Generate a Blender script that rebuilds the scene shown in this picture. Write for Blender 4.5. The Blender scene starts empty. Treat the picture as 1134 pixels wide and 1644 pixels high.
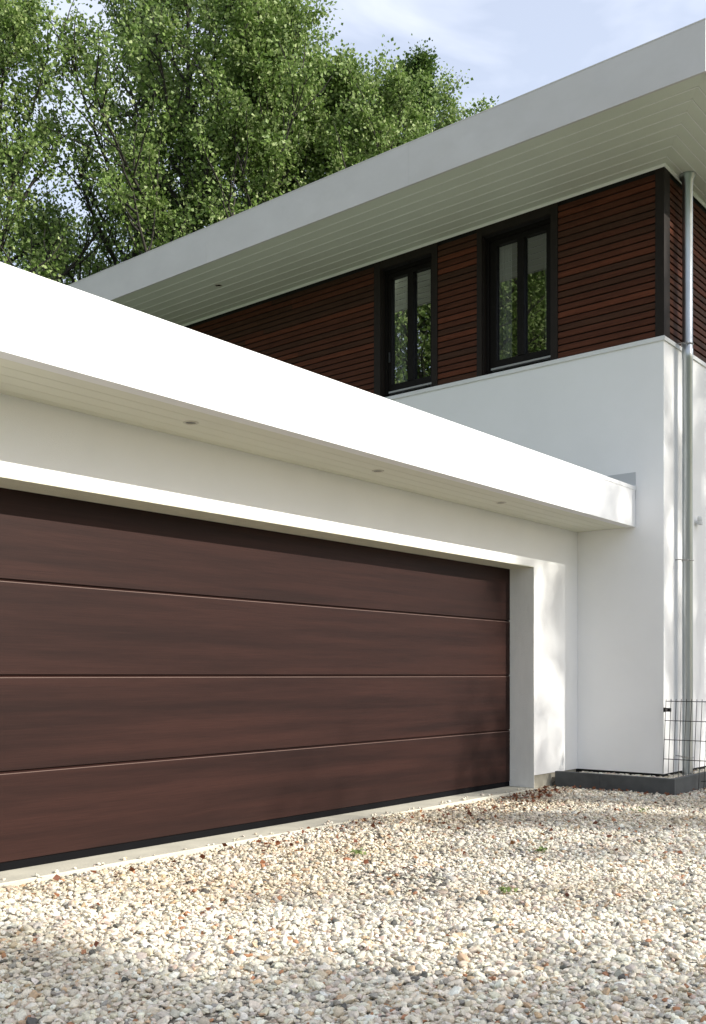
import bpy, math, random
import numpy as np
from mathutils import Vector, Matrix

S = bpy.context.scene
C = S.collection
R = math.radians
random.seed(7)

# ------------------------------------------------------------------ camera
cam = bpy.data.cameras.new("camera")
cam_o = bpy.data.objects.new("camera", cam)
C.objects.link(cam_o)
cam_o.location = (0, 0, 1.08)
cam_o.rotation_euler = (R(90), 0, R(39.341 - 90))
cam.sensor_fit = 'HORIZONTAL'
cam.sensor_width = 36
cam.lens = 1600 / 1134 * 36
cam.shift_y = 262 / 1134
cam.clip_start = 0.05
cam.clip_end = 1000
S.camera = cam_o

# ------------------------------------------------------------------ world and sun
SUN_DIR = Vector((0.2935, -0.956, 0.5316)).normalized()
SUN_EL = math.asin(SUN_DIR.z)
SUN_ROT = math.atan2(SUN_DIR.x, SUN_DIR.y)
w = bpy.data.worlds.new("World")
S.world = w
w.use_nodes = True
nt = w.node_tree
bg = nt.nodes['Background']
sky = nt.nodes.new('ShaderNodeTexSky')
sky.sky_type = 'NISHITA'
sky.sun_disc = False
sky.sun_elevation = SUN_EL
sky.sun_rotation = SUN_ROT
sky.air_density = 1.0
sky.dust_density = 1.5
sky.ozone_density = 1.0
tc = nt.nodes.new('ShaderNodeTexCoord')
mp = nt.nodes.new('ShaderNodeMapping')
mp.inputs['Scale'].default_value = (1.2, 1.2, 3.2)
mp.inputs['Location'].default_value = (3.1, 0.4, 0.2)
nt.links.new(tc.outputs['Generated'], mp.inputs['Vector'])
nz = nt.nodes.new('ShaderNodeTexNoise')
nz.inputs['Scale'].default_value = 3.4
nz.inputs['Detail'].default_value = 5
nz.inputs['Roughness'].default_value = 0.5
nz.inputs['Distortion'].default_value = 0.5
nt.links.new(mp.outputs[0], nz.inputs['Vector'])
cr = nt.nodes.new('ShaderNodeMapRange')
cr.inputs['From Min'].default_value = 0.40
cr.inputs['From Max'].default_value = 0.72
cr.inputs['To Min'].default_value = 0.38
cr.inputs['To Max'].default_value = 0.80
nt.links.new(nz.outputs['Fac'], cr.inputs['Value'])
mx = nt.nodes.new('ShaderNodeMix')
mx.data_type = 'RGBA'
nt.links.new(cr.outputs[0], mx.inputs['Factor'])
nt.links.new(sky.outputs[0], mx.inputs[6])
mx.inputs[7].default_value = (6.2, 6.4, 7.1, 1)
nt.links.new(mx.outputs[2], bg.inputs['Color'])
bg.inputs['Strength'].default_value = 0.15

sun = bpy.data.lights.new("sun", 'SUN')
sun.energy = 4.4
sun.angle = R(0.55)
sun.color = (1.0, 0.96, 0.88)
sun_o = bpy.data.objects.new("sun", sun)
C.objects.link(sun_o)
sun_o.rotation_euler = (-SUN_DIR).to_track_quat('-Z', 'Y').to_euler()
sun_o.location = (0, -10, 20)

S.view_settings.view_transform = 'Standard'
S.view_settings.look = 'None'
S.view_settings.gamma = 1
S.view_settings.use_curve_mapping = False
S.view_settings.exposure = 0.55
S.render.engine = 'CYCLES'
S.cycles.max_bounces = 8
S.cycles.diffuse_bounces = 5
S.cycles.transparent_max_bounces = 12


# ------------------------------------------------------------------ materials
def N(t, typ, **kw):
    n = t.nodes.new(typ)
    for k, v in kw.items():
        if k.startswith('_'):
            setattr(n, k[1:], v)
        else:
            n.inputs[k.replace('__', ' ')].default_value = v
    return n


def mat(name, col, rough=0.6, metal=0.0, var=0.0, vscale=3.0, bump=0.0, bscale=60.0, spec=0.5,
        vmap=(1, 1, 1), col2=None, bdist=0.003):
    m = bpy.data.materials.new(name)
    m.use_nodes = True
    t = m.node_tree
    b = t.nodes['Principled BSDF']
    b.inputs['Base Color'].default_value = (*col, 1)
    b.inputs['Roughness'].default_value = rough
    b.inputs['Metallic'].default_value = metal
    b.inputs['Specular IOR Level'].default_value = spec
    g = N(t, 'ShaderNodeNewGeometry')
    if var or col2:
        mpn = N(t, 'ShaderNodeMapping', Scale=vmap)
        t.links.new(g.outputs['Position'], mpn.inputs['Vector'])
        n = N(t, 'ShaderNodeTexNoise', Scale=vscale, Detail=6.0, Roughness=0.6)
        t.links.new(mpn.outputs[0], n.inputs['Vector'])
        mr = N(t, 'ShaderNodeMapRange', From__Min=0.3, From__Max=0.7)
        t.links.new(n.outputs['Fac'], mr.inputs['Value'])
        mixc = N(t, 'ShaderNodeMix', _data_type='RGBA')
        t.links.new(mr.outputs[0], mixc.inputs['Factor'])
        c2 = col2 or tuple(c * (1 - var) for c in col)
        mixc.inputs[6].default_value = (*c2, 1)
        mixc.inputs[7].default_value = (*col, 1)
        t.links.new(mixc.outputs[2], b.inputs['Base Color'])
    if bump:
        n2 = N(t, 'ShaderNodeTexNoise', Scale=bscale, Detail=3.0)
        t.links.new(g.outputs['Position'], n2.inputs['Vector'])
        bp = N(t, 'ShaderNodeBump', Strength=bump, Distance=bdist)
        t.links.new(n2.outputs['Fac'], bp.inputs['Height'])
        t.links.new(bp.outputs[0], b.inputs['Normal'])
    return m


M = {}
M['render'] = mat('white_render', (0.86, 0.86, 0.85), 0.85, var=0.05, vscale=1.3, bump=0.55, bscale=260, spec=0.25)
M['reveal'] = mat('reveal_render', (0.84, 0.84, 0.80), 0.9, var=0.08, vscale=14, bump=1.0, bscale=150, spec=0.2, vmap=(1, 1, .25), bdist=0.006)
M['lintel'] = mat('lintel_render', (0.72, 0.71, 0.58), 0.9, var=0.10, vscale=14, bump=1.0, bscale=150, spec=0.2, bdist=0.006)
M['fascia'] = mat('white_coated_sheet', (0.80, 0.805, 0.81), 0.38, var=0.03, vscale=2, bump=0.10, bscale=2.5, bdist=0.05)
M['roof_fascia'] = mat('pale_grey_sheet', (0.63, 0.605, 0.585), 0.42, var=0.09, vscale=1.6, bump=0.25, bscale=2.2, bdist=0.06, vmap=(1, 1, 1.5))
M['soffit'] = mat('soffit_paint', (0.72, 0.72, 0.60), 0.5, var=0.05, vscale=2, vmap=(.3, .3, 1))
M['soffit_high'] = mat('soffit_paint_high', (0.68, 0.71, 0.60), 0.5, var=0.05, vscale=2)
M['soffit_trim'] = mat('soffit_trim_and_glint', (0.87, 0.88, 0.83), 0.4, var=0.03)
M['dark_trim'] = mat('charcoal_trim', (0.022, 0.017, 0.014), 0.6, spec=0.15, var=0.2, vscale=8)
M['frame'] = mat('window_frame_paint', (0.007, 0.0055, 0.0045), 0.55, spec=0.15, var=0.2, vscale=9)
M['membrane'] = mat('black_membrane', (0.008, 0.007, 0.007), 0.9, var=0.2)
M['alu'] = mat('aluminium', (0.36, 0.36, 0.35), 0.45, metal=0.7, var=0.1)
M['zinc'] = mat('zinc', (0.46, 0.49, 0.50), 0.36, metal=0.95, var=0.22, vscale=5, vmap=(1, 1, .3), bump=0.05, bscale=20)
M['steel'] = mat('galvanised_bracket', (0.40, 0.40, 0.39), 0.4, metal=0.9, var=0.2)
M['rubber'] = mat('black_rubber', (0.005, 0.005, 0.006), 0.8, spec=0.08, var=0.2)
M['concrete'] = mat('concrete', (0.58, 0.55, 0.45), 0.9, var=0.20, vscale=5, bump=0.5, bscale=90)
M['plinth'] = mat('plinth_cement', (0.44, 0.41, 0.33), 0.9, var=0.3, vscale=9, bump=0.6, bscale=80)
M['black_gap'] = mat('black_plinth_board', (0.010, 0.010, 0.010), 0.9, var=0.2)
M['kerb'] = mat('grey_concrete_kerb', (0.095, 0.10, 0.10), 0.85, var=0.35, vscale=7, bump=0.6, bscale=120)
M['wire'] = mat('anthracite_wire', (0.014, 0.016, 0.017), 0.4, metal=0.2, var=0.2)
M['plastic'] = mat('black_plastic', (0.012, 0.012, 0.012), 0.4, var=0.1)
M['bolt'] = mat('steel_bolt', (0.55, 0.55, 0.55), 0.3, metal=1, var=0.1)
M['sensor'] = mat('white_plastic', (0.66, 0.67, 0.66), 0.4, var=0.05)
M['roofing'] = mat('roof_bounce_tone', (0.27, 0.275, 0.215), 0.9, var=0.3, vscale=3)  # unseen roof top, tone picked to bounce greenish light to the high soffit
M['strip'] = mat('door_edge_glint', (0.13, 0.085, 0.072), 0.35, var=0.15, vscale=3)
M['seam'] = mat('seam_grey', (0.60, 0.58, 0.56), 0.6, var=0.1)
M['bark'] = mat('bark', (0.036, 0.031, 0.025), 0.9, var=0.45, vscale=6, bump=0.6, bscale=25)
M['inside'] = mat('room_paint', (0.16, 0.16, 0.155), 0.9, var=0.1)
M['curtain'] = mat('curtain_cloth', (0.28, 0.28, 0.27), 0.9, var=0.06)
M['lamp_lens'] = mat('lamp_glass', (0.05, 0.05, 0.04), 0.15, var=0.1)
M['lamp_ring'] = mat('lamp_ring_metal', (0.62, 0.60, 0.50), 0.3, metal=0.7, var=0.1)


def wood_door():
    m = bpy.data.materials.new('door_woodgrain_foil')
    m.use_nodes = True
    t = m.node_tree
    b = t.nodes['Principled BSDF']
    g = N(t, 'ShaderNodeNewGeometry')
    oi = N(t, 'ShaderNodeAttribute', _attribute_name='shift')
    add = N(t, 'ShaderNodeVectorMath', _operation='ADD')
    t.links.new(g.outputs['Position'], add.inputs[0])
    t.links.new(oi.outputs['Vector'], add.inputs[1])
    m1 = N(t, 'ShaderNodeMapping', Scale=(0.34, 1, 8))
    t.links.new(add.outputs[0], m1.inputs['Vector'])
    n1 = N(t, 'ShaderNodeTexNoise', Scale=1.5, Detail=3.0, Roughness=0.5, Distortion=0.15)
    t.links.new(m1.outputs[0], n1.inputs['Vector'])
    m2 = N(t, 'ShaderNodeMapping', Scale=(1.2, 1, 110))
    t.links.new(add.outputs[0], m2.inputs['Vector'])
    n2 = N(t, 'ShaderNodeTexNoise', Scale=3.0, Detail=5.0, Roughness=0.7)
    t.links.new(m2.outputs[0], n2.inputs['Vector'])
    cr1 = N(t, 'ShaderNodeValToRGB')
    e = cr1.color_ramp.elements
    e[0].position = 0.33
    e[0].color = (0.0170, 0.0078, 0.0066, 1)
    e[1].position = 0.68
    e[1].color = (0.0310, 0.0130, 0.0102, 1)
    t.links.new(n1.outputs['Fac'], cr1.inputs[0])
    mr = N(t, 'ShaderNodeMapRange', From__Min=0.3, From__Max=0.7, To__Min=0.72, To__Max=1.28)
    t.links.new(n2.outputs['Fac'], mr.inputs['Value'])
    mul = N(t, 'ShaderNodeVectorMath', _operation='SCALE')
    t.links.new(cr1.outputs[0], mul.inputs[0])
    t.links.new(mr.outputs[0], mul.inputs['Scale'])
    t.links.new(mul.outputs[0], b.inputs['Base Color'])
    b.inputs['Roughness'].default_value = 0.48
    b.inputs['Specular IOR Level'].default_value = 0.12
    bp = N(t, 'ShaderNodeBump', Strength=0.25, Distance=0.002)
    t.links.new(n2.outputs['Fac'], bp.inputs['Height'])
    t.links.new(bp.outputs[0], b.inputs['Normal'])
    return m


M['door'] = wood_door()


def slat_wood():
    m = bpy.data.materials.new('red_brown_slat_wood')
    m.use_nodes = True
    t = m.node_tree
    b = t.nodes['Principled BSDF']
    a = N(t, 'ShaderNodeAttribute', _attribute_name='Col')
    g = N(t, 'ShaderNodeNewGeometry')
    m2 = N(t, 'ShaderNodeMapping', Scale=(1.6, 1.6, 40))
    t.links.new(g.outputs['Position'], m2.inputs['Vector'])
    n2 = N(t, 'ShaderNodeTexNoise', Scale=2.5, Detail=5.0, Roughness=0.65)
    t.links.new(m2.outputs[0], n2.inputs['Vector'])
    mr = N(t, 'ShaderNodeMapRange', From__Min=0.3, From__Max=0.7, To__Min=0.62, To__Max=1.35)
    t.links.new(n2.outputs['Fac'], mr.inputs['Value'])
    mul = N(t, 'ShaderNodeVectorMath', _operation='SCALE')
    t.links.new(a.outputs['Color'], mul.inputs[0])
    t.links.new(mr.outputs[0], mul.inputs['Scale'])
    t.links.new(mul.outputs[0], b.inputs['Base Color'])
    b.inputs['Roughness'].default_value = 0.65
    b.inputs['Specular IOR Level'].default_value = 0.12
    return m


M['slat'] = slat_wood()


def glass():
    m = bpy.data.materials.new('double_glazing')
    m.use_nodes = True
    t = m.node_tree
    t.nodes.remove(t.nodes['Principled BSDF'])
    out = t.nodes['Material Output']
    fr = N(t, 'ShaderNodeFresnel', IOR=1.5)
    mr = N(t, 'ShaderNodeMapRange', From__Min=0.0, From__Max=1.0, To__Min=0.15, To__Max=1.0)
    t.links.new(fr.outputs[0], mr.inputs['Value'])
    gl = N(t, 'ShaderNodeBsdfGlossy', Roughness=0.0)
    gl.inputs['Color'].default_value = (0.92, 0.95, 0.95, 1)
    tr = N(t, 'ShaderNodeBsdfTransparent')
    tr.inputs['Color'].default_value = (0.72, 0.76, 0.74, 1)
    n = N(t, 'ShaderNodeTexNoise', Scale=2.0, Detail=1.0)
    g = N(t, 'ShaderNodeNewGeometry')
    t.links.new(g.outputs['Position'], n.inputs['Vector'])
    bp = N(t, 'ShaderNodeBump', Strength=0.05, Distance=0.02)
    t.links.new(n.outputs['Fac'], bp.inputs['Height'])
    t.links.new(bp.outputs[0], gl.inputs['Normal'])
    mxs = N(t, 'ShaderNodeMixShader')
    t.links.new(mr.outputs[0], mxs.inputs[0])
    t.links.new(tr.outputs[0], mxs.inputs[1])
    t.links.new(gl.outputs[0], mxs.inputs[2])
    t.links.new(mxs.outputs[0], out.inputs['Surface'])
    return m


M['glass'] = glass()


def leaf_mat(name, ca, cb, cc, trans=0.3):
    m = bpy.data.materials.new(name)
    m.use_nodes = True
    t = m.node_tree
    b = t.nodes['Principled BSDF']
    out = t.nodes['Material Output']
    a = N(t, 'ShaderNodeAttribute', _attribute_name='lv')
    cr1 = N(t, 'ShaderNodeValToRGB')
    e = cr1.color_ramp.elements
    e[0].position = 0.0
    e[0].color = (*ca, 1)
    e[1].position = 1.0
    e[1].color = (*cc, 1)
    x = e.new(0.5)
    x.color = (*cb, 1)
    t.links.new(a.outputs['Fac'], cr1.inputs[0])
    t.links.new(cr1.outputs[0], b.inputs['Base Color'])
    b.inputs['Roughness'].default_value = 0.5
    b.inputs['Specular IOR Level'].default_value = 0.32
    tl = N(t, 'ShaderNodeBsdfTranslucent')
    t.links.new(cr1.outputs[0], tl.inputs['Color'])
    ms = N(t, 'ShaderNodeMixShader')
    ms.inputs[0].default_value = trans
    t.links.new(b.outputs[0], ms.inputs[1])
    t.links.new(tl.outputs[0], ms.inputs[2])
    t.links.new(ms.outputs[0], out.inputs['Surface'])
    return m


M['leaf'] = leaf_mat('poplar_leaf', (0.070, 0.130, 0.022), (0.175, 0.265, 0.062), (0.46, 0.53, 0.25), 0.34)
M['leaf_dark'] = leaf_mat('dark_leaf', (0.025, 0.060, 0.012), (0.070, 0.125, 0.022), (0.16, 0.24, 0.055), 0.28)
M['weed'] = leaf_mat('weed_leaf', (0.14, 0.20, 0.06), (0.22, 0.30, 0.10), (0.32, 0.38, 0.16))
M['dead'] = leaf_mat('dead_leaf', (0.07, 0.025, 0.012), (0.17, 0.055, 0.025), (0.30, 0.14, 0.06), 0.1)


def pebble_mat():
    m = bpy.data.materials.new('pebble_stone')
    m.use_nodes = True
    t = m.node_tree
    b = t.nodes['Principled BSDF']
    a = N(t, 'ShaderNodeAttribute', _attribute_name='pcol')
    a.attribute_type = 'INSTANCER'
    g = N(t, 'ShaderNodeNewGeometry')
    n = N(t, 'ShaderNodeTexNoise', Scale=120.0, Detail=4.0, Roughness=0.7)
    t.links.new(g.outputs['Position'], n.inputs['Vector'])
    mr = N(t, 'ShaderNodeMapRange', From__Min=0.3, From__Max=0.7, To__Min=0.72, To__Max=1.12)
    t.links.new(n.outputs['Fac'], mr.inputs['Value'])
    mul = N(t, 'ShaderNodeVectorMath', _operation='SCALE')
    t.links.new(a.outputs['Color'], mul.inputs[0])
    t.links.new(mr.outputs[0], mul.inputs['Scale'])
    t.links.new(mul.outputs[0], b.inputs['Base Color'])
    b.inputs['Roughness'].default_value = 0.7
    b.inputs['Specular IOR Level'].default_value = 0.3
    return m


M['pebble'] = pebble_mat()


def gravel_sheet():
    m = bpy.data.materials.new('gravel_bed')
    m.use_nodes = True
    t = m.node_tree
    b = t.nodes['Principled BSDF']
    g = N(t, 'ShaderNodeNewGeometry')
    v = N(t, 'ShaderNodeTexVoronoi', Scale=42.0)
    t.links.new(g.outputs['Position'], v.inputs['Vector'])
    sep = N(t, 'ShaderNodeSeparateColor')
    t.links.new(v.outputs['Color'], sep.inputs[0])
    cr1 = N(t, 'ShaderNodeValToRGB')
    e = cr1.color_ramp.elements
    e[0].position = 0.0
    e[0].color = (0.04, 0.036, 0.03, 1)
    e[1].position = 1.0
    e[1].color = (0.30, 0.27, 0.22, 1)
    x = e.new(0.45)
    x.color = (0.16, 0.14, 0.11, 1)
    t.links.new(sep.outputs[0], cr1.inputs[0])
    t.links.new(cr1.outputs[0], b.inputs['Base Color'])
    b.inputs['Roughness'].default_value = 0.9
    bp = N(t, 'ShaderNodeBump', Strength=1.0, Distance=0.012, _invert=True)
    t.links.new(v.outputs['Distance'], bp.inputs['Height'])
    t.links.new(bp.outputs[0], b.inputs['Normal'])
    return m


M['gravel'] = gravel_sheet()
M['grass'] = mat('grass', (0.075, 0.13, 0.03), 0.95, var=0.5, vscale=4, bump=1.0, bscale=40, bdist=0.03)


# ------------------------------------------------------------------ mesh helpers
class MB:
    def __init__(self):
        self.v, self.f, self.smooth, self.c = [], [], [], []
        self.col = None

    def poly(self, faces, verts, smooth=False):
        o = len(self.v)
        self.v += [tuple(p) for p in verts]
        for f in faces:
            self.f.append([o + i for i in f])
            self.smooth.append(smooth)
            self.c.append(self.col)
        return self

    def box(self, x0, x1, y0, y1, z0, z1):
        v = [(x, y, z) for z in (z0, z1) for x, y in ((x0, y0), (x1, y0), (x1, y1), (x0, y1))]
        return self.poly([(3, 2, 1, 0), (4, 5, 6, 7), (0, 1, 5, 4), (1, 2, 6, 5), (2, 3, 7, 6), (3, 0, 4, 7)], v)

    def prism(self, prof, axis, a, b):
        """closed profile (list of 2D) swept from a to b along axis; a, b may be functions of the profile point"""
        n = len(prof)
        fa = a if callable(a) else (lambda p: a)
        fb = b if callable(b) else (lambda p: b)

        def P(p, t):
            return (t, p[0], p[1]) if axis == 'X' else (p[0], t, p[1]) if axis == 'Y' else (p[0], p[1], t)
        v = [P(p, fa(p)) for p in prof] + [P(p, fb(p)) for p in prof]
        f = [(i, (i + 1) % n, n + (i + 1) % n, n + i) for i in range(n)]
        f += [tuple(range(n))[::-1], tuple(range(n, 2 * n))]
        return self.poly(f, v)

    def tube(self, pts, r, n=10, caps=True):
        pts = [Vector(p) for p in pts]
        rs = r if isinstance(r, (list, tuple)) else [r] * len(pts)
        rings = []
        up = Vector((0, 0, 1))
        for i, p in enumerate(pts):
            d = (pts[min(i + 1, len(pts) - 1)] - pts[max(i - 1, 0)]).normalized()
            u = d.cross(up if abs(d.z) < 0.95 else Vector((1, 0, 0))).normalized()
            w_ = d.cross(u).normalized()
            rings.append([p + (u * math.cos(2 * math.pi * k / n) + w_ * math.sin(2 * math.pi * k / n)) * rs[i] for k in range(n)])
        v = [q for ring in rings for q in ring]
        f = []
        for i in range(len(rings) - 1):
            for k in range(n):
                f.append((i * n + k, i * n + (k + 1) % n, (i + 1) * n + (k + 1) % n, (i + 1) * n + k))
        self.poly(f, v, True)
        if caps:
            o = len(v)
            self.poly([tuple(range(n))[::-1]], rings[0])
            self.poly([tuple(range(n))], rings[-1])
        return self

    def lathe(self, prof, cx, cy, n=24):
        v, f = [], []
        for r_, z in prof:
            v += [(cx + r_ * math.cos(2 * math.pi * k / n), cy + r_ * math.sin(2 * math.pi * k / n), z) for k in range(n)]
        for i in range(len(prof) - 1):
            for k in range(n):
                f.append((i * n + k, i * n + (k + 1) % n, (i + 1) * n + (k + 1) % n, (i + 1) * n + k))
        return self.poly(f, v, True)

    def build(self, name, m, parent=None, bevel=0.0):
        me = bpy.data.meshes.new(name)
        me.from_pydata(self.v, [], self.f)
        me.materials.append(m)
        me.polygons.foreach_set('use_smooth', self.smooth)
        if any(c is not None for c in self.c):
            ca = me.color_attributes.new('Col', 'FLOAT_COLOR', 'CORNER')
            arr = []
            for f, c in zip(self.f, self.c):
                arr += list((*(c or (.05, .02, .015)), 1)) * len(f)
            ca.data.foreach_set('color', arr)
        me.validate()
        import bmesh
        bm = bmesh.new()
        bm.from_mesh(me)
        bmesh.ops.recalc_face_normals(bm, faces=bm.faces)
        bm.to_mesh(me)
        bm.free()
        me.update()
        o = bpy.data.objects.new(name, me)
        C.objects.link(o)
        if parent:
            o.parent = parent
            o.matrix_parent_inverse = wm(parent).inverted()
        if bevel:
            b = o.modifiers.new('bevel', 'BEVEL')
            b.width = bevel
            b.segments = 2
            b.limit_method = 'ANGLE'
        return o


def wm(o):
    m = Matrix.Translation(o.location) @ o.rotation_euler.to_matrix().to_4x4()
    return wm(o.parent) @ o.matrix_parent_inverse @ m if o.parent else m


def tag(o, label=None, cat=None, group=None, kind=None):
    if label: o['label'] = label
    if cat: o['category'] = cat
    if group: o['group'] = group
    if kind: o['kind'] = kind
    return o


def thing(name, loc, label, cat, group=None):
    o = bpy.data.objects.new(name, None)
    o.empty_display_size = 0.2
    C.objects.link(o)
    o.location = loc
    return tag(o, label, cat, group)


# ------------------------------------------------------------------ layout numbers (metres, from the photograph)
YF, YW, YD = 4.07, 4.695, 4.957        # garage fascia, garage wall, garage door
XW, YC = 9.362, 3.786                   # house wall plane and its corner
XR, YR = 8.12, 2.93                     # corner of the high roof
ZL = 2.115                              # lintel
ZS, ZT = 2.540, 2.936                   # garage soffit and fascia top
ZB = 0.122                              # bottom of render
Z1, Z2 = 4.322, 4.366                   # ledge
Z3, Z4 = 6.02, 6.45                     # high soffit, roof top
XJ, XD0 = 8.460, 2.46                   # door opening

# ------------------------------------------------------------------ ground
g = MB()
g.box(-300, 300, -300, 300, -0.6, -0.075)
tag(g.build('ground', M['grass']), kind='structure')
g = MB()
g.box(-6, 15, -7, YW + .05, -0.3, -0.032)
tag(g.build('driveway', M['gravel']), kind='structure')
g = MB()
g.prism([(4.685, -0.2), (4.685, -0.006), (4.691, 0.0), (YD + .3, 0.002), (YD + .3, -0.2)], 'X', XD0 - .3, XJ + .03)
tag(g.build('threshold', M['concrete']), kind='structure')

# ------------------------------------------------------------------ garage
gar = thing('garage', (5.5, YW, 0), 'low white rendered garage with a deep white roof edge and a wide brown sectional door', 'garage')
XG0 = 0.9
b = MB()
b.box(XJ, XW - .002, YW, YW + .30, ZB, ZS + .1)                 # right pier
b.box(XG0, XD0, YW, YW + .30, ZB, ZS + .1)                      # left pier
b.box(XD0, XJ, YW, YW + .30, ZL, ZS + .1)                       # above the door
b.box(XG0, XG0 + .3, YW + .3, 12, ZB, ZS + .1)
b.box(XG0, XW - .002, 11.7, 12, ZB, ZS + .1)
b.build('wall', M['render'], gar)
b = MB()
b.box(XJ - .006, XJ, YW + .001, YD + .05, 0.003, ZL - .006)
b.build('jamb', M['reveal'], gar)
b = MB()
b.box(XD0, XD0 + .006, YW + .001, YD + .05, 0.003, ZL - .006)
b.build('jamb', M['reveal'], gar)
b = MB()
b.box(XD0, XJ, YW + .001, YD + .05, ZL - .006, ZL)
b.build('lintel', M['lintel'], gar)
b = MB()
b.box(XJ, XW - .002, YW + .018, YW + .28, -.2, ZB)
b.build('plinth', M['plinth'], gar)
b = MB()
b.box(XG0 + .02, XD0, YW + .018, YW + .28, -.2, ZB)
b.box(XG0 + .02, XG0 + .28, YW + .28, 11.9, -.2, ZB)
b.build('plinth', M['plinth'], gar)
b = MB()
b.box(XJ - .006, XJ, YW, YW + .25, -.1, .003)
b.build('jamb_foot', M['plinth'], gar)
# roof edge: sheet fascia with folded lip
b = MB()
XF0 = XG0 - .5
b.prism([(YF, ZS), (YF + .092, ZS), (YF + .092, ZS + .02), (YF + .03, ZS + .02), (YF + .03, ZT - .02), (YF + .2, ZT - .015),
         (YF + .2, ZT), (YF - .004, ZT + .002), (YF - .004, ZT - .035), (YF, ZT - .036)], 'X', XF0, XW - .003)
b.build('fascia', M['fascia'], gar, 0.0)
b = MB()
b.box(XF0, XW - .003, YF + .2, 12.1, ZS + .1, ZT - .006)
b.build('roof', M['roofing'], gar)


def groove_boards(mb, lo, hi, pitch, z, axis, a, bb, gw=0.006, gd=0.007, th=0.03):
    """soffit boards: lo..hi across, V groove between neighbours"""
    x = lo
    first = True
    while x < hi - 1e-4:
        e = min(x + pitch, hi)
        p = [(x, z + th), (x, z + gd), (x + gw, z), (e - gw, z), (e, z + gd), (e, z + th)]
        mb.prism(p, axis, a, bb)
        x = e
    return mb


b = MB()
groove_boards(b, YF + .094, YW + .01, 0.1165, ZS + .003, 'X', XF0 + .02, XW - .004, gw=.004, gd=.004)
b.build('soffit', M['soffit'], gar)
b = MB()
b.box(XW - .006, XW - .001, YF, 8.0, ZT - .12, 3.081)
b.build('flashing', mat('flashing_sheet', (0.52, 0.53, 0.54), 0.5, metal=0.3, var=0.05), gar)
b = MB()
b.box(XW - .012, XW - .0065, YF - .002, YF + .3, ZT + .002, ZT + .014)
b.build('flashing_lip', M['fascia'], gar)

# sectional door
door = bpy.data.objects.new('garage_door', None)
C.objects.link(door)
door.location = (5.5, YD, 0)
door.parent = gar
door.matrix_parent_inverse = wm(gar).inverted()
zs = [0.048, 0.549, 1.080, 1.609, 2.135]
for i in range(4):
    z0, z1 = zs[i], zs[i + 1]
    b = MB()
    ch = 0.009
    prof = [(YD + .04, z0), (YD + .009, z0), (YD + .009, z0 + .003), (YD, z0 + .005), (YD, z1 - ch - .002), (YD + .010, z1 - .003), (YD + .04, z1 - .003)]
    b.prism(prof, 'X', XD0 + .008, XJ - .009)
    o = b.build('door_section', M['door'], door)
    at = o.data.attributes.new('shift', 'FLOAT_VECTOR', 'POINT')
    at.data.foreach_set('vector', [c for _ in o.data.vertices for c in (i * 13.7, 0, i * 3.3)])
for i in range(1, 4):  # lighter lips paint in the sky sheen along the section joints
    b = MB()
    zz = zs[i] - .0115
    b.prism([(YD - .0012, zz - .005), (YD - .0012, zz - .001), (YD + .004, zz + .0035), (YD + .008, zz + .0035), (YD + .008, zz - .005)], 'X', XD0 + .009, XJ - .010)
    b.build('edge_glint', M['strip'], door)
b = MB()
b.box(XD0 + .008, XJ - .009, YD + .004, YD + .035, 0.003, 0.0475)
b.build('rubber_seal', M['rubber'], door)

# ------------------------------------------------------------------ house
house = thing('house', (XW, YC, 0), 'two storey white rendered house with dark red slatted upper storey and wide overhanging flat roof', 'house')
XH, YH = 16.0, 13.0
b = MB()
b.box(XW, XH, YC, YH, ZB, Z1)
b.build('wall', M['render'], house)
b = MB()
b.box(XW + .03, XH - .03, YC + .03, YH - .03, -.3, ZB)
b.build('plinth', M['black_gap'], house)
b = MB()
b.prism([(XW - .016, Z1), (XW - .016, Z2 - .006), (XW - .010, Z2), (XW + .3, Z2 + .004), (XW + .3, Z1)], 'Y', lambda p: YC - .016 if p[0] < XW + .1 else YC + .3, YH)
b.prism([(YC - .016, Z1), (YC - .016, Z2 - .006), (YC - .010, Z2), (YC + .3, Z2 + .004), (YC + .3, Z1)], 'X', lambda p: XW - .016 if p[0] < YC + .1 else XW + .3, XH)
b.build('ledge', mat('ledge_coping', (0.74, 0.745, 0.73), 0.5, var=0.06, vscale=5), house)

W = [(5.00, 5.84, 4.919, 5.905), (6.51, 7.25, 6.431, 7.345)]     # opening y0,y1; trim y0,y1
XM0, XM1 = XW + .022, XW + .16
ZH = 5.90
b = MB()
edges = [YC + .02, W[0][0], W[0][1], W[1][0], W[1][1], YH]
for a0, a1 in ((edges[0], edges[1]), (edges[2], edges[3]), (edges[4], edges[5])):
    b.box(XM0, XM1, a0, a1, Z2, Z3)
for a0, a1 in ((edges[1], edges[2]), (edges[3], edges[4])):
    b.box(XM0, XM1, a0, a1, ZH, Z3)
b.box(XM1, XH, YC + .022, YC + .16, Z2, Z3)
b.box(XM1, XH, YH - .15, YH, Z2, Z3)
b.build('upper_wall', M['membrane'], house)
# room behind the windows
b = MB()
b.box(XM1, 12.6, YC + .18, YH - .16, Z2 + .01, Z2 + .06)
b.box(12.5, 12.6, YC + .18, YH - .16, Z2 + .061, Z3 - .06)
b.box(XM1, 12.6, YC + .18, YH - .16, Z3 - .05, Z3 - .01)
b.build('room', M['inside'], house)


def slatcol():
    k = random.random()
    if k < .5:
        c = (0.078, 0.027, 0.0145)
    elif k < .8:
        c = (0.062, 0.027, 0.0155)
    elif k < .93:
        c = (0.105, 0.033, 0.0165)
    else:
        c = (0.054, 0.025, 0.015)
    f = random.uniform(.92, 1.10)
    return tuple(q * f for q in c)


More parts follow.
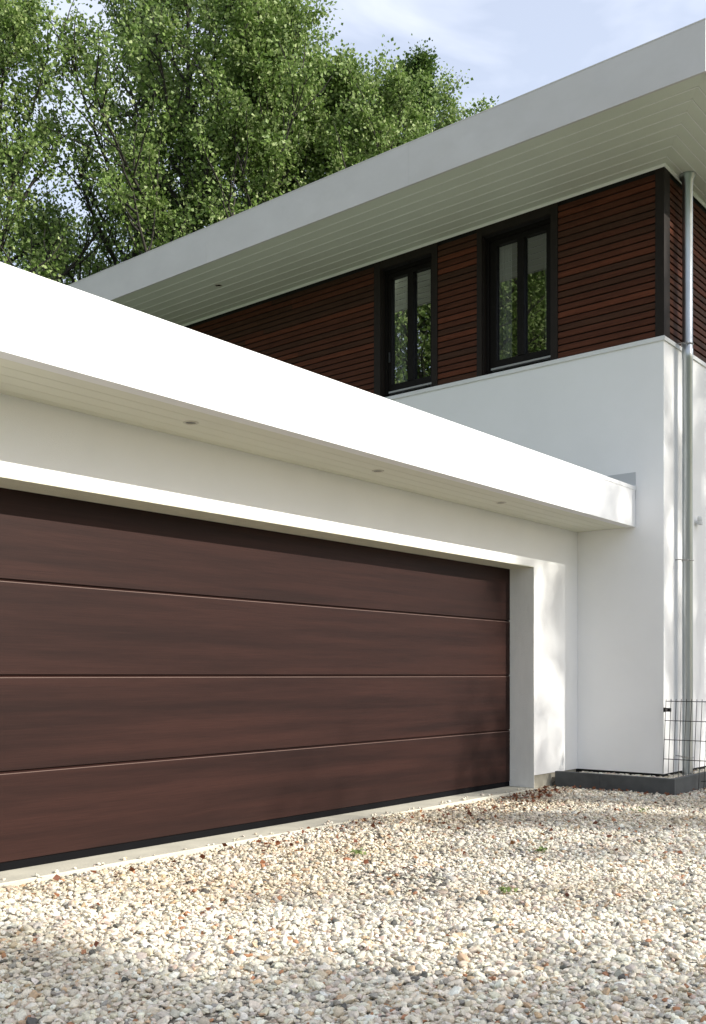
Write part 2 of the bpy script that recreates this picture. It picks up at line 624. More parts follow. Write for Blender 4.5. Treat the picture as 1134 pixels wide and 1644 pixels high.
b = MB()
pitch = 0.0695
n = int((Z3 - Z2) / pitch) + 1


def slat_run(mb, axis, a0, a1, z):
    h = 0.0565
    t0 = a0
    while t0 < a1 - .01:
        L = random.uniform(0.9, 2.6)
        t1 = min(t0 + L, a1)
        if a1 - t1 < .25:
            t1 = a1
        mb.col = slatcol()
        if axis == 'Y':
            mb.prism([(XW + .002, z), (XW + .0, z + .004), (XW + .004, z + h - .004), (XW + .008, z + h), (XW + .021, z + h), (XW + .021, z)], 'Y', t0 + .0008, t1 - .0008)
        else:
            mb.prism([(YC + .002, z), (YC + .0, z + .004), (YC + .004, z + h - .004), (YC + .008, z + h), (YC + .021, z + h), (YC + .021, z)], 'X', t0 + .0008, t1 - .0008)
        t0 = t1


for i in range(n):
    z = Z2 + .008 + i * pitch
    if z + .06 > Z3:
        break
    for a0, a1 in ((YC + .085, W[0][2]), (W[0][3], W[1][2]), (W[1][3], YH)):
        slat_run(b, 'Y', a0, a1, z)
b.col = None
b.build('slat_cladding', M['slat'], house)
b = MB()
for i in range(n):
    z = Z2 + .008 + i * pitch
    if z + .06 > Z3:
        break
    slat_run(b, 'X', XW + .14, XH, z)
b.col = None
b.build('slat_cladding', M['slat'], house)
b = MB()
b.box(XW - .008, XW + .021, YC - .008, YC + .083, Z2 + .002, Z3 - .002)
b.box(XW + .0215, XW + .138, YC - .008, YC + .02, Z2 + .002, Z3 - .002)
b.build('corner_post', M['dark_trim'], house, .002)

# windows
for wi, (y0, y1, t0, t1) in enumerate(W):
    win = bpy.data.objects.new('window', None)
    C.objects.link(win)
    win.location = (XW, (y0 + y1) / 2, Z2)
    win.parent = house
    win.matrix_parent_inverse = wm(house).inverted()
    b = MB()
    b.box(XW - .010, XW + .0215, t0, y0, Z2 + .003, Z3 - .002)
    b.box(XW - .010, XW + .0215, y1, t1, Z2 + .003, Z3 - .002)
    b.box(XW - .008, XW + .0215, y0 + .0005, y1 - .0005, ZH, Z3 - .002)
    b.box(XW + .022, XM1 - .01, y0 + .0005, y0 + .006, Z2 + .01, ZH)      # reveals
    b.box(XW + .022, XM1 - .01, y1 - .006, y1 - .0005, Z2 + .01, ZH)
    b.build('trim', M['dark_trim'], win, .0015)
    xf = XW + .095
    g0, g1 = y0 + (.105 if wi == 0 else .085), y1 - (.125 if wi == 0 else .09)
    zg0, zg1 = 4.535, 5.795
    ym = (g0 + g1) / 2 - .0
    mw = .042
    b = MB()
    b.box(xf, xf + .06, y0 + .007, g0, Z2 + .012, ZH - .001)
    b.box(xf, xf + .06, g1, y1 - .007, Z2 + .012, ZH - .001)
    b.box(xf + .001, xf + .059, g0, g1, Z2 + .012, zg0)
    b.box(xf + .001, xf + .059, g0, g1, zg1, ZH - .001)
    b.box(xf - .008, xf + .055, ym - mw, ym + mw, zg0, zg1)
    # outer fixed frame step
    b.box(xf - .02, xf - .0005, y0 + .0065, y0 + .045, Z2 + .05, ZH - .001)
    b.box(xf - .02, xf - .0005, y1 - .045, y1 - .0065, Z2 + .05, ZH - .001)
    b.box(xf - .02, xf - .0005, y0 + .045, y1 - .045, ZH - .045, ZH - .001)
    b.build('frame', M['frame'], win, .002)
    for p0, p1 in ((g0, ym - mw), (ym + mw, g1)):
        b = MB()
        b.poly([(0, 1, 2, 3)], [(xf + .035, p0 - .004, zg0 - .004), (xf + .035, p1 + .004, zg0 - .004), (xf + .035, p1 + .004, zg1 + .004), (xf + .035, p0 - .004, zg1 + .004)])
        b.build('pane', M['glass'], win)
    b = MB()
    b.prism([(xf - .058, Z2 + .052), (xf - .056, Z2 + .072), (xf - .002, Z2 + .086), (xf - .002, Z2 + .052)], 'Y', y0 + .018, y1 - .09)
    b.build('sill', M['alu'], win)
    b = MB()
    # folded curtain at each side of the room opening
    for c0, c1 in ((g1 - .10, g1 + .05), (g0 - .05, g0 + .09)):
        pts = []
        k = 14
        for i in range(k + 1):
            pts.append((XM1 + .10 + .02 * math.sin(i * 1.7), c0 + (c1 - c0) * i / k))
        v = [(p[0], p[1], zz) for zz in (Z2 + .1, ZH + .05) for p in pts]
        b.poly([(i, i + 1, k + 2 + i, k + 1 + i) for i in range(k)], v, True)
    b.build('curtain', M['curtain'], win)
    if wi == 1:
        b = MB()
        b.box(xf - .022, xf - .001, g1 + .012, g1 + .034, 4.80, 4.92)
        b.build('handle', M['plastic'], win, .003)

# high roof
b = MB()


def lipfascia(mb):
    XE, YE = XH + .6, YH + .8
    outer = [(XR, YR), (XE, YR), (XE, YE), (XR, YE)]
    prof = [(0.0, Z3 - .004), (0.0, Z4 - .012), (-.003, Z4 - .011), (-.003, Z4), (.14, Z4 + .004), (.14, Z3 + .01), (.022, Z3 + .01), (.022, Z3 - .004)]
    dirs = [(1, 1), (-1, 1), (-1, -1), (1, -1)]
    v = []
    for (x, y), (dx, dy) in zip(outer, dirs):
        v += [(x + dx * o, y + dy * o, z) for o, z in prof]
    m = len(prof)
    f = []
    for s in range(4):
        t = (s + 1) % 4
        for k in range(m):
            l = (k + 1) % m
            f.append((s * m + k, t * m + k, t * m + l, s * m + l))
    mb.poly(f, v)


lipfascia(b)
b.build('roof_fascia', M['roof_fascia'], house, .004)
b = MB()
b.box(XR + .145, XH + .45, YR + .145, YH + .65, Z3 + .04, Z4 - .02)
b.build('roof', M['roofing'], house)
# seams of the fascia sheets
for y in (5.93, 8.93, 11.93):
    b = MB()
    b.box(XR - .0015, XR, y, y + .0035, Z3, Z4 - .013)
    b.build('fascia_seam', M['seam'], house)
b = MB()


def mitre_y(x):
    return YR + .024 + (x - (XR + .024)) * (YC - YR) / (XW - XR)


def mitre_x(y):
    return XR + .024 + (y - (YR + .024)) * (XW - XR) / (YC - YR)


groove_boards(b, XR + .024, XW + .02, 0.155, Z3, 'Y', lambda p: mitre_y(p[0]) + .001, YH + .7, gw=.009, gd=.009)
groove_boards(b, YR + .024, YC + .02, 0.107, Z3, 'X', lambda p: mitre_x(p[0]) + .001, XH + .5, gw=.007, gd=.007)
b.build('soffit', M['soffit_high'], house)
b = MB()
x = XR + .024 + .155
while x < XW - .02:
    b.prism([(x - .0065, Z3 + .006), (x - .006, Z3 - .005), (x + .006, Z3 - .005), (x + .0065, Z3 + .006)], 'Y', mitre_y(x) + .004, YH + .7)
    x += .155
y = YR + .024 + .107
while y < YC - .02:
    b.prism([(y - .004, Z3 + .004), (y - .0035, Z3 - .003), (y + .0035, Z3 - .003), (y + .004, Z3 + .004)], 'X', mitre_x(y) + .004, XH + .5)
    y += .107
o = b.build('soffit_groove_glint', M['soffit_trim'], house)  # pale raised lines paint in the light caught by the groove edges
b = MB()
b.prism([(XW - .03, Z3 - .001), (XW - .03, Z3 - .010), (XW - .012, Z3 - .026), (XW - .0105, Z3 - .026), (XW - .0105, Z3 - .001)], 'Y', lambda p: YC - .0105 - (XW - .0105 - p[0]), YH)
b.prism([(YC - .03, Z3 - .001), (YC - .03, Z3 - .010), (YC - .012, Z3 - .026), (YC - .0105, Z3 - .026), (YC - .0105, Z3 - .001)], 'X', lambda p: XW - .0105 - (YC - .0105 - p[0]), XH)
b.build('soffit_trim', M['soffit_trim'], house)

# downpipe
PX, PY, PR = 9.70, 3.68, 0.050
b = MB()
b.lathe([(PR, -.02), (PR, 4.20), (PR + .003, 4.205), (PR + .003, 4.30), (PR, 4.305), (PR, 5.90), (PR + .004, 5.905),
         (PR + .006, 5.955), (PR + .026, 5.985), (PR + .030, Z3 - .001)], PX, PY, 32)
dp = b.build('downpipe', M['zinc'], house)
dp['label'] = 'zinc rainwater pipe running down the corner of the house'
for z in (0.27, 2.21, 4.345):
    b = MB()
    ring = [(PX + (PR + .004) * math.cos(a), PY + (PR + .004) * math.sin(a), z) for a in [2 * math.pi * k / 20 for k in range(21)]]
    b.tube(ring, .0055, 6, False)
    b.tube([(PX - .035, YC + .01, z + .012), (PX - .05, YC - .04, z + .012), (PX - PR - .004, PY + .005, z + .006)], .005, 6)
    b.box(PX - PR - .016, PX - PR + .004, PY - .028, PY - .012, z - .011, z + .011)
    b.box(PX + PR - .004, PX + PR + .012, PY - .018, PY - .002, z - .010, z + .010)
    b.build('pipe_bracket', M['steel'], dp)
b = MB()
b.tube([(10.196, YC + .01, 2.655), (10.196, YC - .035, 2.655)], .022, 12)
b.lathe([(.001, 2.715), (.018, 2.712), (.026, 2.695), (.026, 2.672), (.022, 2.668), (.022, 2.63), (.001, 2.628)], 10.196, YC - .045, 16)
b.box(10.178, 10.26, YC - .055, YC - .02, 2.632, 2.662)
b.build('wall_sensor', M['sensor'], house, .002)

# recessed spotlights
spots = [((3.867, 4.384), ZS + .003, 'nearest round recessed spotlight under the garage eave, left part of the soffit'),
         ((5.63, 4.384), ZS + .003, 'middle one of the three recessed spotlights under the garage eave'),
         ((7.327, 4.384), ZS + .003, 'recessed spotlight under the garage eave nearest to the house wall'),
         ((8.684, 9.322), Z3, 'recessed spotlight in the high green grey soffit of the house')]
src = None
for (x, y), z, lab in spots:
    if src is None:
        root = thing('recessed_spotlight', (x, y, z), lab, 'spotlight', 'recessed spotlights in the soffits')
        b = MB()
        b.lathe([(.046, -.0005), (.046, -.003), (.043, -.005), (.034, -.005), (.031, -.001), (.031, .012)], 0, 0, 28)
        r1 = b.build('ring', M['lamp_ring'])
        r1.parent = root
        b = MB()
        b.lathe([(.0305, -.0006), (.02, -.0012), (.0002, -.0016)], 0, 0, 28)
        l1 = b.build('lens', M['lamp_lens'])
        l1.parent = root
        src = (root, r1, l1)
    else:
        root = src[0].copy()
        C.objects.link(root)
        root.location = (x, y, z)
        root['label'] = lab
        for q in src[1:]:
            c = q.copy()
            C.objects.link(c)
            c.parent = root
    if z > 4:
        root['group'] = 'recessed spotlights in the soffits'

# ------------------------------------------------------------------ gravel tray kerb
kb = thing('kerb_edging', (8.82, 3.46, 0), 'dark grey concrete kerb framing the pebble strip at the foot of the white house wall', 'kerb')
zk = 0.141
for y0, y1 in ((3.455, 4.18), (4.182, 4.655)):
    b = MB()
    b.box(8.795, 8.845, y0, y1, -.15, zk)
    b.build('kerb_stone', M['kerb'], kb, .005)
for x0, x1 in ((8.847, 9.847), (9.849, 10.849), (10.851, 11.851)):
    b = MB()
    b.box(x0, x1, 3.457, 3.507, -.15, zk - .001)
    b.build('kerb_stone', M['kerb'], kb, .005)

# ------------------------------------------------------------------ wire fence
fe = thing('wire_fence', (9.345, 3.78, 0.1), 'low anthracite welded wire mesh fence panel clipped to the house corner', 'fence')


def fpt(y, z):
    # the mesh leans a few centimetres sideways
    return (9.343, y - .030 * (z - .12) / .73, z)


b = MB()
Lf = 2.0
nb = int(Lf / .05)
for i in range(nb + 1):
    y = 3.785 - i * .05
    zb = .085 if y > 3.52 else -.02
    if 3.45 < y < 3.52:
        zb = zk + .004
    b.tube([fpt(y, zb), fpt(y, .851)], .0031, 6)
for z in (.829, .642, .458, .272):
    b.tube([fpt(3.787, z) + Vector((-.005, 0, 0)) if False else tuple(Vector(fpt(3.787, z)) + Vector((-.0045, 0, 0))),
            tuple(Vector(fpt(3.785 - Lf, z)) + Vector((-.0045, 0, 0)))], .0042, 6)
b.tube([tuple(Vector(fpt(3.46 - .05, .08)) + Vector((-.0045, 0, 0))), tuple(Vector(fpt(3.785 - Lf, .08)) + Vector((-.0045, 0, 0)))], .0042, 6)
b.build('mesh_panel', M['wire'], fe)
b = MB()
b.box(9.322, 9.340, 3.700, 3.775, .728, .764)
b.box(9.322, 9.352, 3.760, 3.772, .724, .768)
cb = b.build('clip', M['plastic'], fe, .003)
b = MB()
b.tube([(9.316, 3.742, .746), (9.323, 3.742, .746)], .0095, 12)
b.build('bolt', M['bolt'], cb)
b = MB()
b.box(9.325, 9.365, 1.74, 1.78, -.2, .88)
b.build('post', M['wire'], fe, .003)


# ------------------------------------------------------------------ pebbles (instanced, uncountable)
def point_object(name, pts, scl, rot, col, idx, label, m):
    me = bpy.data.meshes.new(name)
    n = len(pts)
    me.vertices.add(n)
    me.vertices.foreach_set('co', np.asarray(pts, np.float32).ravel())
    for nm, tp, key, arr in (('scl', 'FLOAT_VECTOR', 'vector', scl), ('rot', 'FLOAT_VECTOR', 'vector', rot),
                             ('pcol', 'FLOAT_COLOR', 'color', col), ('pick', 'INT', 'value', idx)):
        a = me.attributes.new(nm, tp, 'POINT')
        a.data.foreach_set(key, np.asarray(arr, np.int32 if tp == 'INT' else np.float32).ravel())
    me.materials.append(m)
    o = bpy.data.objects.new(name, me)
    C.objects.link(o)
    tag(o, label, 'gravel', kind='stuff')
    mod = o.modifiers.new('scatter', 'NODES')
    mod.node_group = pebble_group(m)
    return o


_pg = {}


def pebble_group(m):
    if m.name in _pg:
        return _pg[m.name]
    ng = bpy.data.node_groups.new('pebbles', 'GeometryNodeTree')
    ng.interface.new_socket('Geometry', in_out='INPUT', socket_type='NodeSocketGeometry')
    ng.interface.new_socket('Geometry', in_out='OUTPUT', socket_type='NodeSocketGeometry')
    gi = ng.nodes.new('NodeGroupInput')
    go = ng.nodes.new('NodeGroupOutput')
    L = ng.links.new
    g2i = ng.nodes.new('GeometryNodeGeometryToInstance')
    for k in range(8):
        ico = ng.nodes.new('GeometryNodeMeshIcoSphere')
        ico.inputs['Radius'].default_value = 1
        ico.inputs['Subdivisions'].default_value = 3
        pos = ng.nodes.new('GeometryNodeInputPosition')
        ad = ng.nodes.new('ShaderNodeVectorMath')
        ad.inputs[1].default_value = (k * 7.3, k * 3.1, k * 1.7)
        L(pos.outputs[0], ad.inputs[0])
        nz_ = ng.nodes.new('ShaderNodeTexNoise')
        nz_.inputs['Scale'].default_value = 0.75
        nz_.inputs['Detail'].default_value = 1.5
        L(ad.outputs[0], nz_.inputs['Vector'])
        sb = ng.nodes.new('ShaderNodeVectorMath')
        sb.operation = 'SUBTRACT'
        sb.inputs[1].default_value = (.5, .5, .5)
        L(nz_.outputs['Color'], sb.inputs[0])
        sc_ = ng.nodes.new('ShaderNodeVectorMath')
        sc_.operation = 'SCALE'
        sc_.inputs['Scale'].default_value = 1.7
        L(sb.outputs[0], sc_.inputs[0])
        sp = ng.nodes.new('GeometryNodeSetPosition')
        L(ico.outputs['Mesh'], sp.inputs['Geometry'])
        L(sc_.outputs[0], sp.inputs['Offset'])
        sm = ng.nodes.new('GeometryNodeSetShadeSmooth')
        L(sp.outputs[0], sm.inputs['Geometry'])
        ma = ng.nodes.new('GeometryNodeSetMaterial')
        ma.inputs['Material'].default_value = m
        L(sm.outputs[0], ma.inputs['Geometry'])
        L(ma.outputs[0], g2i.inputs[0])
    iop = ng.nodes.new('GeometryNodeInstanceOnPoints')
    L(gi.outputs[0], iop.inputs['Points'])
    L(g2i.outputs[0], iop.inputs['Instance'])
    iop.inputs['Pick Instance'].default_value = True

    def na(nm, tp):
        q = ng.nodes.new('GeometryNodeInputNamedAttribute')
        q.data_type = tp
        q.inputs['Name'].default_value = nm
        return q
    L(na('pick', 'INT').outputs['Attribute'], iop.inputs['Instance Index'])
    L(na('rot', 'FLOAT_VECTOR').outputs['Attribute'], iop.inputs['Rotation'])
    L(na('scl', 'FLOAT_VECTOR').outputs['Attribute'], iop.inputs['Scale'])
    L(iop.outputs[0], go.inputs[0])
    _pg[m.name] = ng
    return ng


rng = np.random.default_rng(11)
PAL = np.array([(0.74, 0.70, 0.61), (0.68, 0.64, 0.56), (0.79, 0.77, 0.71), (0.60, 0.54, 0.44), (0.50, 0.48, 0.44), (0.34, 0.33, 0.31),
                (0.56, 0.42, 0.29), (0.42, 0.22, 0.13), (0.13, 0.13, 0.125), (0.60, 0.55, 0.50), (0.55, 0.44, 0.38)])
PW = np.array([.24, .20, .17, .11, .09, .045, .035, .010, .022, .055, .023])
PW = PW / PW.sum()


def pebble_attrs(n, smean=0.0100):
    r = np.clip(rng.lognormal(math.log(smean), 0.30, n), .005, .030)
    s = np.stack([r * rng.uniform(.95, 1.45, n), r * rng.uniform(.75, 1.1, n), r * rng.uniform(.5, .85, n)], 1)
    rot = np.stack([rng.normal(0, .35, n), rng.normal(0, .35, n), rng.uniform(0, 6.283, n)], 1)
    ci = rng.choice(len(PAL), n, p=PW)
    col = PAL[ci] * np.array([1.03, 1.0, .93]) * rng.uniform(.84, 1.18, (n, 1)) * rng.uniform(.97, 1.03, (n, 3))
    col = np.concatenate([np.clip(col, 0, .85), np.ones((n, 1))], 1)
    return s, rot, col, rng.integers(0, 8, n)


xs_ = rng.uniform(1.2, 8.4, 90)
ys_ = 4.69 + np.abs(rng.normal(0, .045, 90))
s_, rot_, col_, idx_ = pebble_attrs(90, .0095)
point_object('gravel', np.stack([xs_, ys_, np.full(90, .005)], 1), s_, rot_, col_, idx_, 'stray pebbles kicked onto the pale threshold strip', M['pebble'])
fw = np.array([math.cos(R(39.341)), math.sin(R(39.341))])
rt = np.array([fw[1], -fw[0]])


def relief(x, y):
    return (.010 * np.sin(x * 1.9 + y * .7) + .008 * np.sin(y * 2.7 - x * 1.1 + 1) + .005 * np.sin(x * 5.1 + 2) * np.sin(y * 4.3))


def bed(x0, x1, y0, y1, p, zoff, keep=1.0, smean=.0118):
    gx, gy = np.meshgrid(np.arange(x0, x1, p), np.arange(y0, y1, p * .92))
    gx = gx + (np.arange(gx.shape[0]) % 2)[:, None] * p / 2
    x = gx.ravel() + rng.uniform(-.38, .38, gx.size) * p
    y = gy.ravel() + rng.uniform(-.38, .38, gx.size) * p
    if keep < 1:
        k = rng.random(x.size) < keep
        x, y = x[k], y[k]
    return x, y


x1_, y1_ = bed(0, 12.5, -2.0, 4.70, .0175, 0)
x2_, y2_ = bed(0, 12.5, -2.0, 4.70, .028, 0, .62)
X = np.concatenate([x1_, x2_])
Y = np.concatenate([y1_, y2_])
top = np.concatenate([np.zeros(x1_.size), np.ones(x2_.size)])
d = X * fw[0] + Y * fw[1]
l = X * rt[0] + Y * rt[1]
k = (d > 2.2) & (np.abs(l) < .37 * d + .75)
k &= ~((X > 8.79) & (Y > 3.452))
k &= ~((Y > 4.680) & (X < XJ + .02))
X, Y, top = X[k], Y[k], top[k]
Z = -.026 + relief(X, Y) * .9 + top * .0125 + rng.uniform(-.003, .004, X.size)
# gravel thins a little against the threshold and piles near the corner
Z -= np.clip((Y - 4.45) / .25, 0, 1) * .006 * (X < 8.3)
s, rot, col, idx = pebble_attrs(X.size)
# dusty and leaf-stained patches, mostly towards the door and the kerb
pt = np.sin(X * 1.3 + 2.1 * np.sin(Y * .9)) * np.sin(Y * 2.3 + X * .6) + .5 * np.sin(X * 4.1 + Y * 3.3)
pt = np.clip(pt * .5 + .35 + (Y - 3.6) * .35, 0, 1)[:, None]
col[:, :3] *= 1 - pt * np.array([.16, .23, .32]) * rng.uniform(.3, 1.3, (X.size, 1))
point_object('gravel', np.stack([X, Y, Z], 1), s, rot, col, idx, 'pale mixed pebbles covering the driveway in front of the garage door', M['pebble'])
print('pebbles', X.size)
# pebble strip inside the kerb
xa, ya = bed(8.85, 12.4, 3.51, YC + .02, .021, 0)
xb, yb = bed(8.85, XW + .02, YC, YW - .04, .021, 0)
X = np.concatenate([xa, xb])
Y = np.concatenate([ya, yb])
Z = .080 + rng.uniform(-.006, .012, X.size)
s, rot, col, idx = pebble_attrs(X.size, .0125)
point_object('pebble_strip', np.stack([X, Y, Z], 1), s, rot, col, idx, 'pale pebbles filling the strip between dark kerb and white house wall', M['pebble'])
b = MB()
b.box(8.845, XW + .03, YC, YW + .018, -.1, .072)
b.box(8.845, 12.4, 3.507, YC, -.1, .0725)
tag(b.build('strip_bed', M['gravel']), kind='structure')


# ------------------------------------------------------------------ leaves and trees
def leaf_mesh(name, P, size, m, axis=None, seed=1, flat=0.0):
    """pointed leaves, one folded quad pair each, at positions P"""
    r = np.random.default_rng(seed)
    n = len(P)
    a = r.normal(size=(n, 3))
    a[:, 2] -= .3
    a[:, 2] *= (1 - flat)
    a /= np.linalg.norm(a, axis=1)[:, None]
    c = r.normal(size=(n, 3))
    c[:, 2] *= 1 + 2 * flat
    bb = np.cross(a, c)
    bb /= np.linalg.norm(bb, axis=1)[:, None]
    nn = np.cross(a, bb)
    s = size * r.uniform(.6, 1.25, n)[:, None]
    w_ = s * r.uniform(.40, .55, n)[:, None]
    v = np.stack([P - a * s * .5, P + bb * w_ + nn * w_ * .35 - a * s * .08, P + a * s * .55, P - bb * w_ + nn * w_ * .35 - a * s * .08], 1).reshape(-1, 3)
    me = bpy.data.meshes.new(name)
    me.vertices.add(4 * n)
    me.vertices.foreach_set('co', v.astype(np.float32).ravel())
    base = np.arange(n)[:, None] * 4
    loops = np.concatenate([base + [0, 1, 2], base + [0, 2, 3]], 1).ravel()
    me.loops.add(6 * n)
    me.loops.foreach_set('vertex_index', loops.astype(np.int32))
    me.polygons.add(2 * n)
    me.polygons.foreach_set('loop_start', np.arange(0, 6 * n, 3, dtype=np.int32))
    me.update()
    at = me.attributes.new('lv', 'FLOAT', 'POINT')
    lv = np.clip(r.normal(.5, .22, n), 0, 1)
    at.data.foreach_set('value', np.repeat(lv, 4).astype(np.float32))
    me.materials.append(m)
    me.validate()
    return me


def grow(seed, H, rad, base_frac=.22, nl=34, up=.95, twigs=13, leaves=26, peak=1.0, spread=.03, clump=1.0, lift=.10, girth=.013):
    """tapered trunk, ascending limbs, side branches and twigs; returns tube mesh builder and leaf points"""
    r = random.Random(seed)
    rn = np.random.default_rng(seed)
    mb = MB()
    P = []
    tp = []
    n = 9
    x = y = 0
    for i in range(n):
        t = i / (n - 1)
        tp.append(Vector((x, y, t * H * .93)))
        x += r.uniform(-.16, .16)
        y += r.uniform(-.16, .16)
    R0 = H * girth
    mb.tube([(0, 0, -.3)] + [tuple(p) for p in tp], [R0 * 1.25] + [R0 * (1 - .93 * i / (n - 1)) for i in range(n)], 9)

    def trunk_at(t):
        f = t / .93 * (n - 1) if t < .93 else n - 1.001
        i = int(min(f, n - 2))
        return tp[i].lerp(tp[i + 1], min(1, f - i))

    def path(p, d, L, segs, upk, wob):
        pts = [p.copy()]
        d = d.normalized()
        for _ in range(segs):
            d = (d + Vector((r.uniform(-wob, wob), r.uniform(-wob, wob), upk + r.uniform(-wob, wob)))).normalized()
            p = p + d * (L / segs)
            pts.append(p.copy())
        return pts, d
    for i in range(nl):
        t = base_frac + (1 - base_frac) * ((i + r.random() * .8) / nl) ** .9 * .93
        p = trunk_at(t)
        az = i * 2.399 + r.uniform(-.4, .4)
        q = (t - base_frac) / (1 - base_frac)
        env = (math.sin(math.pi * min(1, .22 + .78 * q) ** 1.0) ** .7 + .12) * (1 - q * .25 * peak)
        L = rad * env * r.uniform(.75, 1.3) * 1.15
        el = .35 + .75 * q * up + r.uniform(-.1, .15)
        dvec = Vector((math.cos(az) * math.cos(el), math.sin(az) * math.cos(el), math.sin(el)))
        pts, _ = path(p, dvec, L, 6, lift, .14)
        rr = R0 * (1 - t) * .55 + .012
        mb.tube([tuple(z_) for z_ in pts], [rr * (1 - .85 * j / 6) for j in range(7)], 6, False)
        for j in range(twigs):
            f = .18 + .82 * (j + r.random()) / twigs
            ii = min(int(f * 6), 5)
            bp = pts[ii].lerp(pts[ii + 1], f * 6 - ii)
            a2 = r.uniform(0, 6.283)
            dd = (pts[ii + 1] - pts[ii]).normalized()
            side = dd.cross(Vector((math.cos(a2), math.sin(a2), .3))).normalized()
            tw, _ = path(bp, dd * .55 + side * .8 + Vector((0, 0, lift * 3.5)), L * r.uniform(.16, .40) * (1.15 - f * .5) + .25, 4, .12, .22)
            mb.tube([tuple(z_) for z_ in tw], [rr * .30 * (1 - .8 * jj / 4) + .004 for jj in range(5)], 4, False)
            dens = r.choice((0, .5, 1.0, 1.2, 1.8))
            for q_ in (1.2, 2.4, 3.2, 3.95):
                m_ = int(leaves * dens * r.uniform(.15, .4))
                jj = min(int(q_), 3)
                c_ = tw[jj].lerp(tw[jj + 1], q_ - jj)
                rad_ = r.uniform(.10, .24) * clump
                P.append(rn.normal(0, 1, (m_, 3)) * np.array([rad_, rad_, rad_ * .75]) + np.array([c_.x, c_.y, c_.z]))
    P = np.concatenate(P)
    P += rn.normal(0, spread, P.shape) * np.array([1, 1, .8])
    return mb, P


def make_tree(name, loc, label, cat, group, seed, H, rad, m, leaf, **kw):
    mb, P = grow(seed, H, rad, **kw)
    root = thing(name, (0, 0, 0), label, cat, group)
    tr = mb.build('trunk', M['bark'], root)
    me = leaf_mesh('crown', P, leaf, m, seed=seed)
    cr_ = bpy.data.objects.new('crown', me)
    C.objects.link(cr_)
    cr_.parent = root
    root.location = loc
    return root


def copy_tree(src_, loc, rz, s, label, group):
    r_ = src_.copy()
    C.objects.link(r_)
    r_.location = loc
    r_.rotation_euler = (0, 0, rz)
    r_.scale = (s, s, s)
    r_['label'] = label
    r_['group'] = group
    for ch in kids[src_.name]:
        c = ch.copy()
        C.objects.link(c)
        c.parent = r_
    return r_


def at(px, dist):
    a = (px - 567) / 1600
    p = (fw + rt * a) * dist
    return (float(p[0]), float(p[1]), -.08)


GB = 'tall leafy trees beyond the garage roof'
T1 = make_tree('broadleaf_tree', at(0, 25), 'leafy tree at the left edge of the photo, crown cut by the frame', 'tree', GB, 3, 18.2, 3.5, M['leaf'], .094, leaves=92, nl=33)
T2 = make_tree('broadleaf_tree', at(222, 27), 'light green tree beyond the garage, second from the left with sky gaps in its crown', 'tree', GB, 5, 21.3, 3.6, M['leaf'], .094, leaves=88, nl=32)
T3 = make_tree('broadleaf_tree', at(540, 26), 'dense green tree right of the tree group, above the sloping line of the high roof', 'tree', GB, 9, 18.4, 3.5, M['leaf'], .094, leaves=130, nl=44)
T3.scale = (.91, .91, .91)
T4 = make_tree('dark_tree', at(430, 30.5), 'dark green pointed tree standing behind the lighter crowns in the middle of the group', 'tree', GB, 14, 22.6, 3.0, M['leaf_dark'], .09, leaves=110, nl=50, peak=2.2)
kids = {}
for o in list(C.objects):
    if o.parent and o.parent.name in (T1.name, T2.name, T3.name, T4.name):
        kids.setdefault(o.parent.name, []).append(o)
copy_tree(T2, at(325, 25.5), 2.1, .97, 'light green tree in the middle of the group, left of the dark pointed tree', GB)
copy_tree(T3, at(405, 25), 1.3, .98, 'bright green tree directly in front of the dark pointed tree', GB)
copy_tree(T4, at(655, 29.5), 2.6, .88, 'dark pointed tree towards the right end of the group with a narrow tip', GB)
copy_tree(T1, at(630, 25), 4.0, .87, 'lower green tree filling the gap beneath the right dark pointed tree', GB)
copy_tree(T3, at(612, 28), 3.3, .87, 'broad green tree between the two dark pointed trees', GB)
copy_tree(T2, at(738, 27), .5, .79, 'small open crowned tree at the right end, twigs poking above the roof edge', GB)
copy_tree(T1, at(75, 30), 2.9, .80, 'shaded tree seen low between the two leftmost crowns', GB)
copy_tree(T1, at(250, 31), 3.9, .90, 'leafy tree seen low through the gaps of the light crowns', GB)
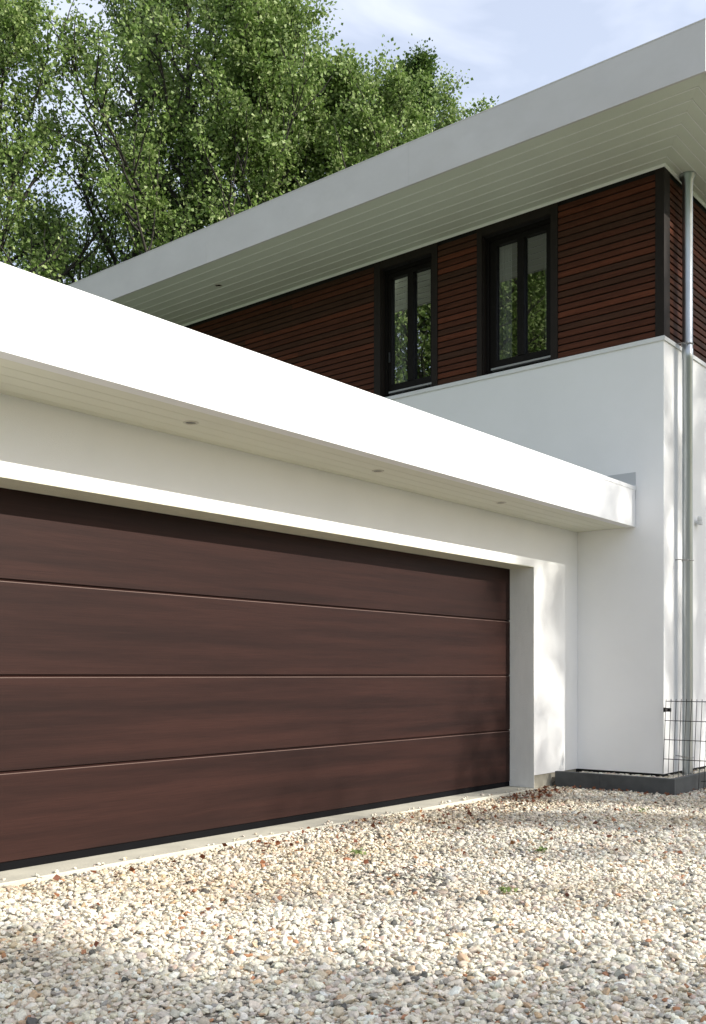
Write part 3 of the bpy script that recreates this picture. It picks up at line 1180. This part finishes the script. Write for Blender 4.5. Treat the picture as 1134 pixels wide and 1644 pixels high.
# trees outside the frame: left of the garage (mirrored in the upstairs windows) and across the drive (dappled shade)
GS = 'trees around the plot outside the photo'
for q, x, y, s_, rz, lab in (
        (T3, -3, 15, .90, .4, 'leafy tree behind the left end of the garage, mirrored in the left upstairs window'),
        (T3, -6.5, 16.0, 1.0, 1.9, 'leafy tree beyond the garage, mirrored in the middle of the upstairs windows'),
        (T3, -12, 18, 1.12, 3.2, 'tallest leafy tree left of the garage, mirrored in the right upstairs window'),
        (T1, 2.5, 20, .9, 5.0, 'leafy tree behind the garage, just outside the left edge of the photo'),
        (T3, -10, 13.4, .95, 2.2, 'leafy tree nearest to the left end of the garage'),
        (T1, 7.5, 24, .9, 0.9, 'leafy tree farthest behind the garage outside the photo'),
        (T3, -15, 14.5, 1.1, 1.2, 'leafy tree at the back left of the plot'),
        (T3, -17, 19, 1.1, 5.2, 'leafy tree in the far left corner of the plot'),
        (T3, -20, 3, .9, .3, 'leafy tree alone at the left side of the drive'),
        (T2, 15.5, -13.5, .77, .7, 'sparse tree across the drive dappling the pier beside the garage door'),
        (T3, 6.35, -14.0, .62, 2.7, 'dense tree across the drive shading the nearest gravel'),
        (T1, 1.5, -14.5, .55, 4.1, 'leafy tree across the drive, left of the dense one'),
        (T3, -3.5, -16.0, .55, 1.4, 'leafy tree across the drive at its far left end'),
        (T2, 23, -16, .8, 2.0, 'leafy tree across the drive at its far right end')):
    copy_tree(q, (x, y, -.08), rz, s_, lab, GS)
make_tree('shade_blocker_tree', (13.0, -13.6, -.08), 'small flat crowned tree added out of view across the drive to shade the gravel', 'tree', GS, 21, 9.3, 2.7, M['leaf'], .09, base_frac=.90, nl=12, up=-.2, leaves=60, twigs=10, lift=-.04, girth=.007)  # added unseen tree, crown shaped only to shade a band of gravel


# ------------------------------------------------------------------ weeds and dead leaves
labs = ['small green weed growing among sunlit pebbles in the lower middle of the drive', 'green weed tuft in the gravel near the dark kerb corner',
        'tiny weed in the shaded gravel band right of the door', 'low weed in the gravel close to the garage threshold']
for i, ((x, y), sz) in enumerate((((4.362, 2.583), .020), ((7.62, 3.266), .036), ((5.486, 2.994), .026), ((4.702, 3.815), .022))):
    r = np.random.default_rng(40 + i)
    n_ = 26
    P = np.stack([r.normal(0, sz, n_), r.normal(0, sz, n_), np.abs(r.normal(.008, .010, n_))], 1)
    me = leaf_mesh('weed', P, .024, M['weed'], seed=60 + i, flat=.5)
    o = bpy.data.objects.new('weed', me)
    C.objects.link(o)
    o.location = (x, y, -.004)
    tag(o, labs[i], 'weed', 'weeds in the gravel')
r = np.random.default_rng(5)
P = []
for cx, cy, sx, sy, n_ in ((8.2, 4.50, .30, .12, 150), (6.6, 4.40, 1.0, .18, 130), (8.72, 4.0, .05, .35, 30), (5.5, 3.4, 1.6, .6, 120), (4.4, 4.4, .8, .15, 30), (9.5, 3.40, .4, .03, 24)):
    P.append(np.stack([r.normal(cx, sx, n_), r.normal(cy, sy, n_), r.uniform(-.002, .010, n_)], 1))
P = np.concatenate(P)
P = P[(P[:, 1] < 4.67) & ~((P[:, 0] > 8.77) & (P[:, 1] > 3.44))]
P[:, 2] += relief(P[:, 0], P[:, 1]) * .9 + .002
me = leaf_mesh('leaf_litter', P, .034, M['dead'], seed=8, flat=.8)
o = bpy.data.objects.new('leaf_litter', me)
C.objects.link(o)
tag(o, 'reddish brown dead leaf scraps scattered over the gravel near the garage corner', 'dead leaves', kind='stuff')
